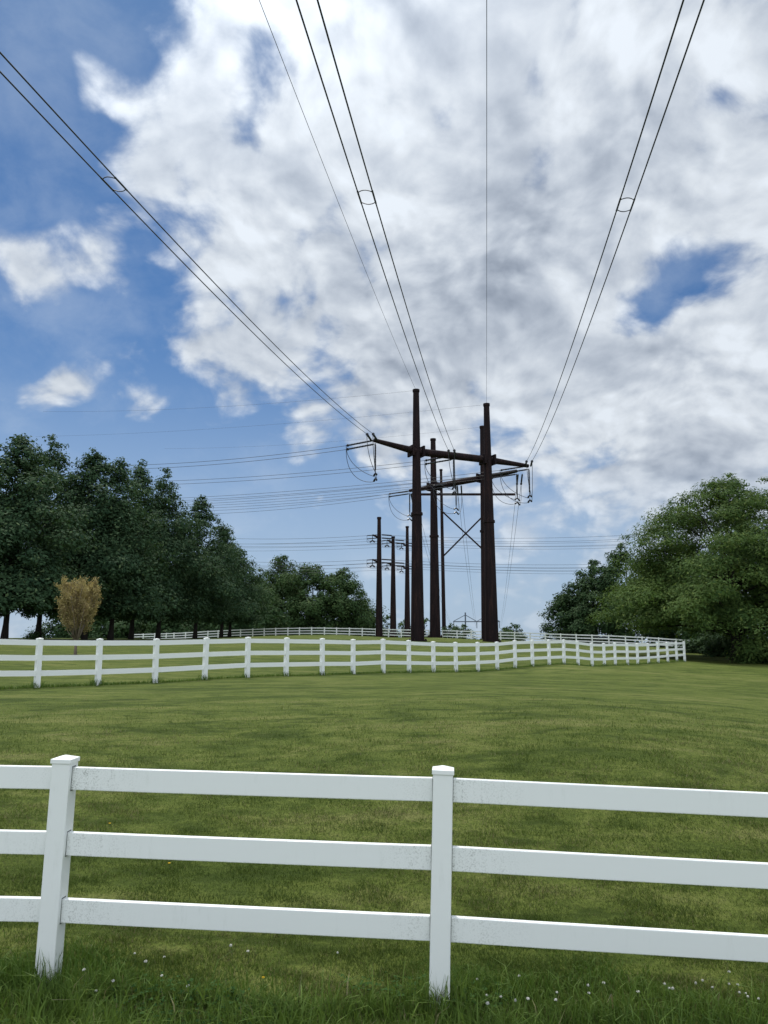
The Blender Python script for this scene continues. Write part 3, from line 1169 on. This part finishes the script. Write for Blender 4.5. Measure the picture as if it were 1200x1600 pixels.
def trunk_mb(rs, base, H, r0, clear, tips, nlimb, lean=0.0):
    m = MB()
    base = Vector(base)
    pts, rad = [], []
    n = 9
    for i in range(n + 1):
        t = i / n
        pts.append(base + Vector((lean * t * t * H + .06 * H * .1 * math.sin(5 * t), .05 * math.sin(4 * t + 1), H * .86 * t - .3)))
        rad.append(r0 * ((1 - t) ** .8 * .92 + .06) * (1.45 if i == 0 else 1))
    m.prism(pts, rad, 9)
    order = rs.choice(len(tips), min(nlimb, len(tips)), replace=False)
    for k in order:
        tp = base + Vector(tips[k])
        hz = max(clear, min(H * .8, (tp.z - base.z) * rs.uniform(.45, .8)))
        t = (hz + .3) / (H * .86)
        i = min(int(t * n), n - 1)
        st = pts[i].lerp(pts[i + 1], t * n - i)
        rr = r0 * max(.12, (1 - t) * .42)
        mid = st.lerp(tp, .5) + Vector((rs.normal() * .2, rs.normal() * .2, .25 + .06 * H * .3))
        m.prism([st, mid, tp], [rr, rr * .6, rr * .18], 6)
    return m


def tree(name, label, group, loc, H, prof, seed, leafmat, nclump=120, nleaf=24000, csize=1.4, leaf=.20, r0=.3, clear=2.6, flat=.7, droop=0.0, shell=.5, spikes=0, bark='bark', nlimb=26, cat='tree', wob=.22, aspect=.55, floor=0.0):
    rs = np.random.RandomState(seed)
    root = thing(name, label, cat, loc, group)
    C, Nn, cl, cs = crown_points(rs, H, prof, nclump, nleaf, csize, flat, droop, shell, spikes, wob=wob, floor=floor)
    V, Q = leaf_cards(rs, C + np.array(loc), Nn, leaf, aspect)
    fast_mesh('crown', V, Q, M[leafmat], root)
    trunk_mb(rs, loc, H, r0, clear, cl, nlimb).build('trunk', M[bark], root, smooth=True)
    return root


def spot(px, Y):
    d = ray(px, 1000)
    x = d.x * Y / d.y
    return (x, Y, gz(x, Y) - .05)


def top_h(py, Y, z):
    return t_row(py) * Y - z


OAK = [(.11, .45), (.17, .88), (.28, 1.0), (.45, 1.0), (.62, .82), (.78, .54), (.90, .27), (1.0, .05)]


def oak(px, Y, topy, rad, seed, label, n=44000, mm='oak'):
    p = spot(px, Y)
    H = top_h(topy, Y, p[2])
    prof = [(h, r * rad) for h, r in OAK]
    return tree('oak_tree', label, 'tall oaks at the left', p, H, prof, seed, mm, 190, n, 1.45, .17, .28, 3.0, .75, 0.6, .5, 44, nlimb=34, floor=2.7)


oak(6, 70, 684, 6.4, 1, 'tall dark oak at the left edge of the field with a thick bare lower trunk', 56000)
oak(-75, 66, 672, 6.0, 2, 'dark oak cut off by the left edge of the picture', 14000)
oak(58, 80, 694, 5.6, 3, 'dark oak just right of the left-edge oak, sky showing through its loose top')
oak(131, 82, 712, 5.6, 4, 'dark oak standing right behind the withered brown tree')
oak(172, 84, 724, 5.0, 5, 'dark oak right of the withered brown tree, pointed shoots at its top', 30000)
oak(204, 93, 731, 5.2, 6, 'dark oak with a round tufted top in the middle of the left row')
oak(246, 97, 744, 5.0, 7, 'dark oak with a peaked top, third from the right end of the row')
oak(304, 106, 782, 6.2, 8, 'dark oak with an open lacy top, second from the right end of the row')
oak(345, 118, 830, 6.0, 9, 'lower dark oak at the right end of the left row')
oak(358, 124, 856, 5.6, 10, 'small outer oak reaching over the far fence, beyond the row end', 20000)

# the thicket beyond the far fence
RND = [(.02, .75), (.20, 1.0), (.45, 1.0), (.68, .80), (.85, .52), (.96, .24), (1.0, .06)]


def bushy(name, px, Y, topy, rad, seed, label, group, n=24000, mm='wood', csize=2.0, leaf=.26, cat='tree', prof=RND, **k):
    p = spot(px, Y)
    H = top_h(topy, Y, p[2])
    return tree(name, label, group, p, H, [(h, r * rad) for h, r in prof], seed, mm, k.get('nclump', 90), n, csize, leaf, .3, 1.0, .8, .3, .5, k.get('spikes', 10), nlimb=14, cat=cat)


TG = 'trees of the far thicket'
bushy('thicket_tree', 405, 172, 896, 6.0, 21, 'shaggy green tree at the left end of the far thicket, behind the last oak', TG)
bushy('thicket_tree', 440, 176, 870, 5.2, 22, 'tallest pale-topped tree of the far thicket', TG, 26000)
bushy('thicket_tree', 488, 170, 880, 6.6, 23, 'broad round dark tree in the middle of the far thicket', TG, 30000, 'wood')
bushy('thicket_tree', 534, 174, 893, 5.6, 24, 'round dark tree on the right shoulder of the far thicket', TG, 26000, 'wood')
bushy('thicket_tree', 563, 180, 925, 4.0, 25, 'low tree sloping down at the right end of the far thicket, beside the slim poles', TG, 16000)
BG = 'bushes beyond the far fence'
for px, Y, ty, r, sd, lab in ((605, 172, 961, 3.2, 31, 'low bush behind the middle slim pole'), (634, 168, 969, 2.6, 32, 'low bush left of the nearest thick pole'), (664, 160, 966, 2.6, 33, 'low bush between the left thick pole and the next one'),
                              (702, 165, 975, 3.0, 34, 'ragged bush below the thin braced tower'), (725, 160, 977, 2.2, 35, 'ragged bush under the tiny horizon tower'), (803, 150, 974, 2.6, 36, 'round dark bush right of the right thick pole'),
                              (790, 155, 981, 2.0, 37, 'low bush tucked close to the right thick pole')):
    bushy('bush', px, Y, ty, r, sd, lab, BG, 2600, 'wood', .8, .22, 'bush', nclump=34, spikes=6)

# woodland behind the oaks, one mass
rs = np.random.RandomState(77)
VV, QQ, off = [], [], 0
for px in np.linspace(96, 400, 17):
    Y = float(158 + rs.uniform(-8, 10) + (300 - px) * .04)
    p = spot(px, Y)
    H = top_h(float(rs.uniform(915, 940)), Y, p[2])
    C, Nn, _, _ = crown_points(rs, H, [(h, r * 4.6) for h, r in RND], 50, 5200, 1.7, .8, .3)
    V, Q = leaf_cards(rs, C + np.array(p), Nn, .32)
    VV.append(V)
    QQ.append(Q + off)
    off += len(V)
tag(fast_mesh('woodland', np.concatenate(VV), np.concatenate(QQ), M['shade_wood']), 'dark woodland closing the view behind the oak trunks at the left', 'woodland', kind='stuff')

# dark shrub and fallen log under the oaks
bushy('bush', 57, 78, 986, 1.2, 41, 'small dark twisted shrub under the left oaks beside the bright gap', 'shrubs under the oaks', 700, 'shade_wood', .5, .12, 'bush', nclump=16, spikes=4)

# right side: the broad tree and the darker ones behind
BROAD = [(.15, 0.80), (.22, .98), (.33, 1.0), (.48, .97), (.64, .84), (.78, .62), (.90, .36), (1.0, .10)]
p = spot(1150, 66)
H = top_h(752, 66, p[2])
tree('locust_tree', 'broad spreading green tree with layered drooping sprays at the right edge', 'trees at the right', p, H, [(h, r * 11.0) for h, r in BROAD], 51, 'locust', 420, 200000, 1.75, .15, .5, 2.2, .46, 2.2, .5, 60, nlimb=60, wob=.10, floor=2.75, aspect=.32)
p = spot(1318, 64)
H = top_h(800, 64, p[2])
tree('locust_tree', 'spreading tree cut off by the right edge of the picture, joined to the broad tree', 'trees at the right', p, H, [(h, r * 8.0) for h, r in BROAD], 52, 'locust', 200, 46000, 1.6, .16, .45, 2.2, .50, 1.8, .55, 20, nlimb=30, wob=.12, floor=2.4)
RG = 'trees at the right'
bushy('dark_tree', 985, 118, 852, 7.0, 53, 'dark tree close behind the left side of the broad tree', RG, 24000, 'shade_wood', 1.4, .22)
bushy('dark_tree', 930, 122, 878, 5.4, 54, 'dark round tree left of the broad tree, standing over the far fence', RG, 20000, 'shade_wood', 1.3, .22)
bushy('dark_tree', 893, 126, 920, 4.0, 55, 'lowest dark tree, leftmost of the clump at the right', RG, 14000, 'shade_wood', 1.1, .22)
bushy('dark_tree', 1075, 119, 850, 8.0, 56, 'dark tree filling in behind the middle of the broad tree', RG, 20000, 'shade_wood', 1.8, .28)
bushy('dark_tree', 1180, 104, 830, 9.0, 57, 'dark tree hidden deep behind the right side of the broad tree', RG, 20000, 'shade_wood', 1.8, .28)
bushy('bush', 1185, 60.5, 985, 2.0, 58, 'green bush under the broad tree at the right edge', RG, 6000, 'locust', .7, .13, 'bush', nclump=40)
bushy('bush', 1240, 58, 985, 2.2, 59, 'green bush cut off by the right edge under the broad tree', RG, 5000, 'locust', .7, .13, 'bush', nclump=40)
bushy('bush', 1150, 74, 990, 2.6, 60, 'dark bush deep in the shade behind the trunk of the broad tree', RG, 6000, 'shade_wood', .9, .16, 'bush', nclump=40)
bushy('bush', 1110, 80, 990, 2.6, 61, 'dark bush in the shade right of the far fence end', RG, 6000, 'shade_wood', .9, .16, 'bush', nclump=40)

# the withered young tree: upswept twigs carrying dry leaves
rs = np.random.RandomState(91)
p = Vector(spot(119, 45))
H = top_h(886, 45, p.z)
root = thing('withered_tree', 'small withered tree with tan and brown leaves standing alone before the oaks', 'tree', p)
tr = MB()
tr.prism([p - UPV * .2, p + UPV * .5, p + UPV * 1.0], [.11, .075, .07], 9)
LC, LN = [], []
for k in range(46):
    a = k * 2.4 + rs.uniform(-.4, .4)
    spread = ((k + .5) / 46) ** .5
    st = p + UPV * rs.uniform(.6, 1.0)
    fr = rs.uniform(0, 1)
    hgt = H * (.36 + .46 * fr)
    rad = 1.25 * spread * (.72 + .9 * fr * (1 - fr)) * rs.uniform(.8, 1.1)
    hub = Vector((p.x + .08 + rad * math.cos(a), p.y + rad * math.sin(a), p.z + hgt))
    out = Vector((math.cos(a), math.sin(a), 0))
    m1 = st.lerp(hub, .4) + out * (.16 * spread) + Vector((rs.normal(), rs.normal(), 0)) * .05
    tr.prism([st, m1, hub], [.028, .019, .010], 5)
    for j in range(11):
        s0 = m1.lerp(hub, rs.uniform(.1, 1.0))
        tipp = s0 + out * rs.normal() * .16 + Vector((rs.normal() * .20, rs.normal() * .20, rs.uniform(.20, .75)))
        tr.prism([s0, s0.lerp(tipp, .5) + Vector((rs.normal(), rs.normal(), 0)) * .04, tipp], [.009, .006, .003], 4)
        for q_ in range(int(rs.uniform(45, 105))):
            q = s0.lerp(tipp, rs.uniform(.15, 1.05))
            LC.append(tuple(q + Vector(rs.normal(size=3)) * .075))
            LN.append(rs.normal(size=3) + np.array([0, -.2, .5]))
tr.build('trunk', M['pale_bark'], root, smooth=True)
V, Q = leaf_cards(rs, np.array(LC), np.array(LN), .046, .5)
fast_mesh('crown', V, Q, M['dry'], root)


# ------------------------------------------------------------------ grass
def blades(rs, X, Y, h, wdt, lean):
    n = len(X)
    Z = ground_np(X, Y) - .01
    a = rs.uniform(0, 2 * np.pi, n)
    ca, sa = np.cos(a), np.sin(a)
    b = rs.uniform(0, 2 * np.pi, n)
    ln = lean * h * rs.uniform(.15, 1.0, n)
    ox, oy = np.cos(b) * ln, np.sin(b) * ln
    base = np.stack([X, Y, Z], 1)
    sd = np.stack([ca * wdt / 2, sa * wdt / 2, np.zeros(n)], 1)
    mid = base + np.stack([ox * .30, oy * .30, h * .58], 1)
    tip = base + np.stack([ox, oy, h * (1 - .35 * (ln / h) ** 2)], 1)
    return base, sd, mid, tip


def tall_grass(rs, X, Y, h, wdt, lean):
    base, sd, mid, tip = blades(rs, X, Y, h, wdt, lean)
    n = len(X)
    V = np.stack([base - sd, base + sd, mid + sd * .75, mid - sd * .75, tip + sd * .08, tip - sd * .08], 1).reshape(-1, 3)
    i = np.arange(n)[:, None] * 6
    Q = np.concatenate([i + np.array([[0, 1, 2, 3]]), i + np.array([[3, 2, 4, 5]])], 0)
    return V, Q


def short_grass(rs, X, Y, h, wdt, lean):
    base, sd, mid, tip = blades(rs, X, Y, h, wdt, lean)
    n = len(X)
    V = np.stack([base - sd, base + sd, tip], 1).reshape(-1, 3)
    return V, np.arange(3 * n).reshape(-1, 3)


def fence_y(x):
    return np.interp(x, [p.x for p in front_posts], [p.y for p in front_posts])


rs = np.random.RandomState(5)
# unmown verge along the fence line and on the camera's side of it
n = 120000
X = rs.uniform(-4.6, 4.4, n)
Yv = rs.uniform(2.9, 6.3, n)
edge = fence_y(X) + .22 + .16 * np.clip(X, 0, 2) + .18 * np.sin(X * 2.1) + .10 * np.sin(X * 5.3)
keep = Yv < edge + rs.exponential(.12, n)
keep &= rs.uniform(0, 1, n) < .55 + .45 * np.sin(X * 3 + Yv * 4) ** 2
X, Yv = X[keep], Yv[keep]
tuft = .5 + .5 * np.sin(X * 4.3 + 1.7 * np.sin(Yv * 3.1)) * np.sin(Yv * 4.9 + X)
fade = np.clip((edge[keep] + .15 - Yv) / .5, .35, 1)
h = (.07 + .10 * tuft * rs.uniform(.3, 1.2, len(X))) * fade * rs.uniform(.7, 1.3, len(X))
V, Q = tall_grass(rs, X, Yv, h, .0068 * rs.uniform(.5, 1.6, len(X)), .95)
# tufts left by the trimmer round the post feet
TX, TY = [], []
for p_ in front_posts:
    k = int(rs.uniform(130, 260))
    TX.append(p_.x + rs.normal(rs.uniform(-.05, .05), .10, k))
    TY.append(p_.y - .05 + rs.normal(0, .09, k))
TX, TY = np.concatenate(TX), np.concatenate(TY)
V2, Q2 = tall_grass(rs, TX, TY, rs.uniform(.05, .24, len(TX)), .006 * rs.uniform(.6, 1.4, len(TX)), .5)
n = 2600
LX = rs.uniform(-4.2, 4.0, n)
LY = fence_y(LX) + .12 + .12 * np.clip(LX, 0, 2) - rs.uniform(0, 1, n) ** .7 * 1.05
kk = np.sin(LX * 3.7 + 1.3) * np.sin(LY * 5.1 + LX * 1.9) > -.1
LX, LY = LX[kk], LY[kk]
V3, Q3 = tall_grass(rs, LX, LY, rs.uniform(.13, .27, len(LX)), .0095 * rs.uniform(.6, 1.4, len(LX)), 1.15)
tag(fast_mesh('verge_grass', np.concatenate([V, V2, V3]), np.concatenate([Q, Q2 + len(V), Q3 + len(V) + len(V2)]), M['blade']), 'longer unmown grass along the foot of the foreground fence', 'grass', kind='stuff')

FX, FY, FH = [], [], []
for a_, b_ in zip(mid_posts[:-1], mid_posts[1:]):
    k = int(520 * 22 / max(a_.y, 22))
    t_ = rs.uniform(0, 1, k)
    FX.append(a_.x + (b_.x - a_.x) * t_ + rs.normal(0, .05, k))
    FY.append(a_.y + (b_.y - a_.y) * t_ + rs.normal(-.04, .10, k))
    FH.append(rs.uniform(.05, .13, k) * (1 + .9 * (np.minimum(t_, 1 - t_) < .10)))
FX, FY, FH = np.concatenate(FX), np.concatenate(FY), np.concatenate(FH)
V, Q = tall_grass(rs, FX, FY, FH, .016 * rs.uniform(.6, 1.4, len(FX)), .8)
tag(fast_mesh('fence_grass', V, Q, M['blade']), 'strip of longer grass along the foot of the middle fence', 'grass', kind='stuff')

# mown turf, blade by blade where the eye can still part it
def turf(n, y0, y1, hh, ww):
    u = rs.uniform(0, 1, n)
    Y = 1 / (1 / y0 + u * (1 / y1 - 1 / y0))
    X = rs.uniform(-1, 1, n) * (Y * .56 + .6)
    wv = waves(X, Y, .14, .95, 30, 4)
    d = np.clip(.5 + .4 * wv, 0, 1)
    keep = rs.uniform(0, 1, n) < (.62 + .38 * d) * np.clip((y1 - Y) / (y1 - y0) * 1.6, 0, 1) ** 1.5
    X, Y, d = X[keep], Y[keep], d[keep]
    s = (Y / 5.0) ** .35 * (.65 + .70 * d)
    return short_grass(rs, X, Y, hh * s * rs.uniform(.5, 1.4, len(X)), ww * (Y / 5.0) ** .35 * rs.uniform(.6, 1.4, len(X)), 1.0)


def waves(X, Y, lo, hi, n, seed):
    r3 = np.random.RandomState(seed)
    out = np.zeros(len(X))
    for i in range(n):
        L = lo * (hi / lo) ** r3.uniform()
        a = r3.uniform(0, 6.28)
        out += np.sin(2 * np.pi * (X * np.cos(a) * .7 + Y * np.sin(a)) / L + r3.uniform(0, 6.28)) * (L / hi) ** .25
    return out / math.sqrt(n / 2)


VS, QS, o_ = [], [], 0
for args in ((640000, 4.9, 18.0, .030, .0056), ):
    V, Q = turf(*args)
    VS.append(V)
    QS.append(Q + o_)
    o_ += len(V)
tag(fast_mesh('turf_grass', np.concatenate(VS), np.concatenate(QS), M['turf']), 'short mown grass of the field beyond the foreground fence', 'grass', kind='stuff')

# clover leaves in the verge
n = 9000
X = rs.uniform(-3.6, 3.6, n)
Yv = rs.uniform(3.6, 5.7, n)
k = (Yv < fence_y(X) + .25) & (np.sin(X * 2.3 + 1) * np.sin(Yv * 3.7 + X) > .25)
X, Yv = X[k], Yv[k]
Z = ground_np(X, Yv) + rs.uniform(.02, .07, len(X))
C = np.repeat(np.stack([X, Yv, Z], 1), 3, 0)
a = np.repeat(rs.uniform(0, 6.28, len(X)), 3) + np.tile([0, 2.09, 4.19], len(X))
C[:, 0] += .009 * np.cos(a)
C[:, 1] += .009 * np.sin(a)
V, Q = leaf_cards(rs, C, rs.normal(size=(len(C), 3)) * .35 + np.array([0, 0, 1.0]), .0095, .9)
tag(fast_mesh('clover_leaves', V, Q, M['clover']), 'low clover leaves among the grass by the foreground fence', 'clover', kind='stuff')


# ------------------------------------------------------------------ flowers
def make_flower(name, label, cat, group, head_r, petal_mat, stem_h, flat):
    root = thing(name, label, cat, (0, 0, 0), group)
    m = MB()
    m.prism([Vector((0, 0, -.02)), Vector((.004, .002, stem_h * .5)), Vector((0, 0, stem_h))], .0014, 5)
    m.build('stem', M['stem'], root)
    r2 = np.random.RandomState(3)
    k = 90
    u = r2.normal(size=(k, 3))
    u /= np.linalg.norm(u, axis=1, keepdims=True)
    u[:, 2] = np.abs(u[:, 2]) * flat - .15
    V, Q = leaf_cards(r2, np.array([0, 0, stem_h]) + u * head_r * .8, u + r2.normal(size=(k, 3)) * .3, head_r * .42, .5)
    fast_mesh('head', V, Q, petal_mat, root)
    return root


def copy_thing(o):
    c = o.copy()
    col.objects.link(c)
    for ch in o.children:
        d = ch.copy()
        d.parent = c
        col.objects.link(d)
    return c


CL_R = [(743, 1543), (758, 1569), (782, 1573), (810, 1544), (824, 1571), (870, 1566), (872, 1576), (918, 1560), (919, 1570), (942, 1552), (998, 1563), (1042, 1551), (1049, 1563), (1057, 1568), (1087, 1550), (1095, 1546),
        (1117, 1557), (1137, 1553), (1140, 1541), (1150, 1554), (1155, 1563), (1165, 1563), (763, 1589), (808, 1585), (1172, 1577), (1190, 1576)]
CL_L = [(210, 1501), (229, 1517), (257, 1509), (255, 1535), (297, 1551), (145, 1570), (132, 1534), (174, 1549), (363, 1493), (388, 1498), (525, 1503)]
proto = None
for lst, lab, grp in ((CL_R, 'small white clover flower in the grass right of the middle post', 'white clover flowers right of the middle post'), (CL_L, 'small white clover flower in the grass between the two posts', 'white clover flowers between the posts')):
    for px, py in lst:
        g = on_ground(px, py + 9)
        o = copy_thing(proto) if proto else make_flower('clover_flower', lab, 'flower', grp, .0100, M['petal'], .085, 1.0)
        proto = proto or o
        o['label'], o['group'] = lab, grp
        o.location = g
        s = random.uniform(.8, 1.25)
        o.scale = (s, s, random.uniform(.85, 1.2))
        o.rotation_euler = (random.uniform(-.2, .2), random.uniform(-.2, .2), random.uniform(0, 6))
proto = None
for px, py, lab in ((411, 1542, 'yellow dandelion in the long grass left of the middle post'), (171, 1292, 'yellow dandelion in the lawn seen below the top rail'), (264, 1356, 'yellow dandelion in the lawn seen below the middle rail')):
    g = on_ground(px, py + 3)
    o = copy_thing(proto) if proto else make_flower('dandelion_flower', lab, 'flower', 'yellow dandelions', .010, M['yellow'], .06, .5)
    proto = proto or o
    o['label'] = lab
    o.location = g
    o.scale = (1, 1, 1) if py > 1500 else (1.3, 1.3, .8)
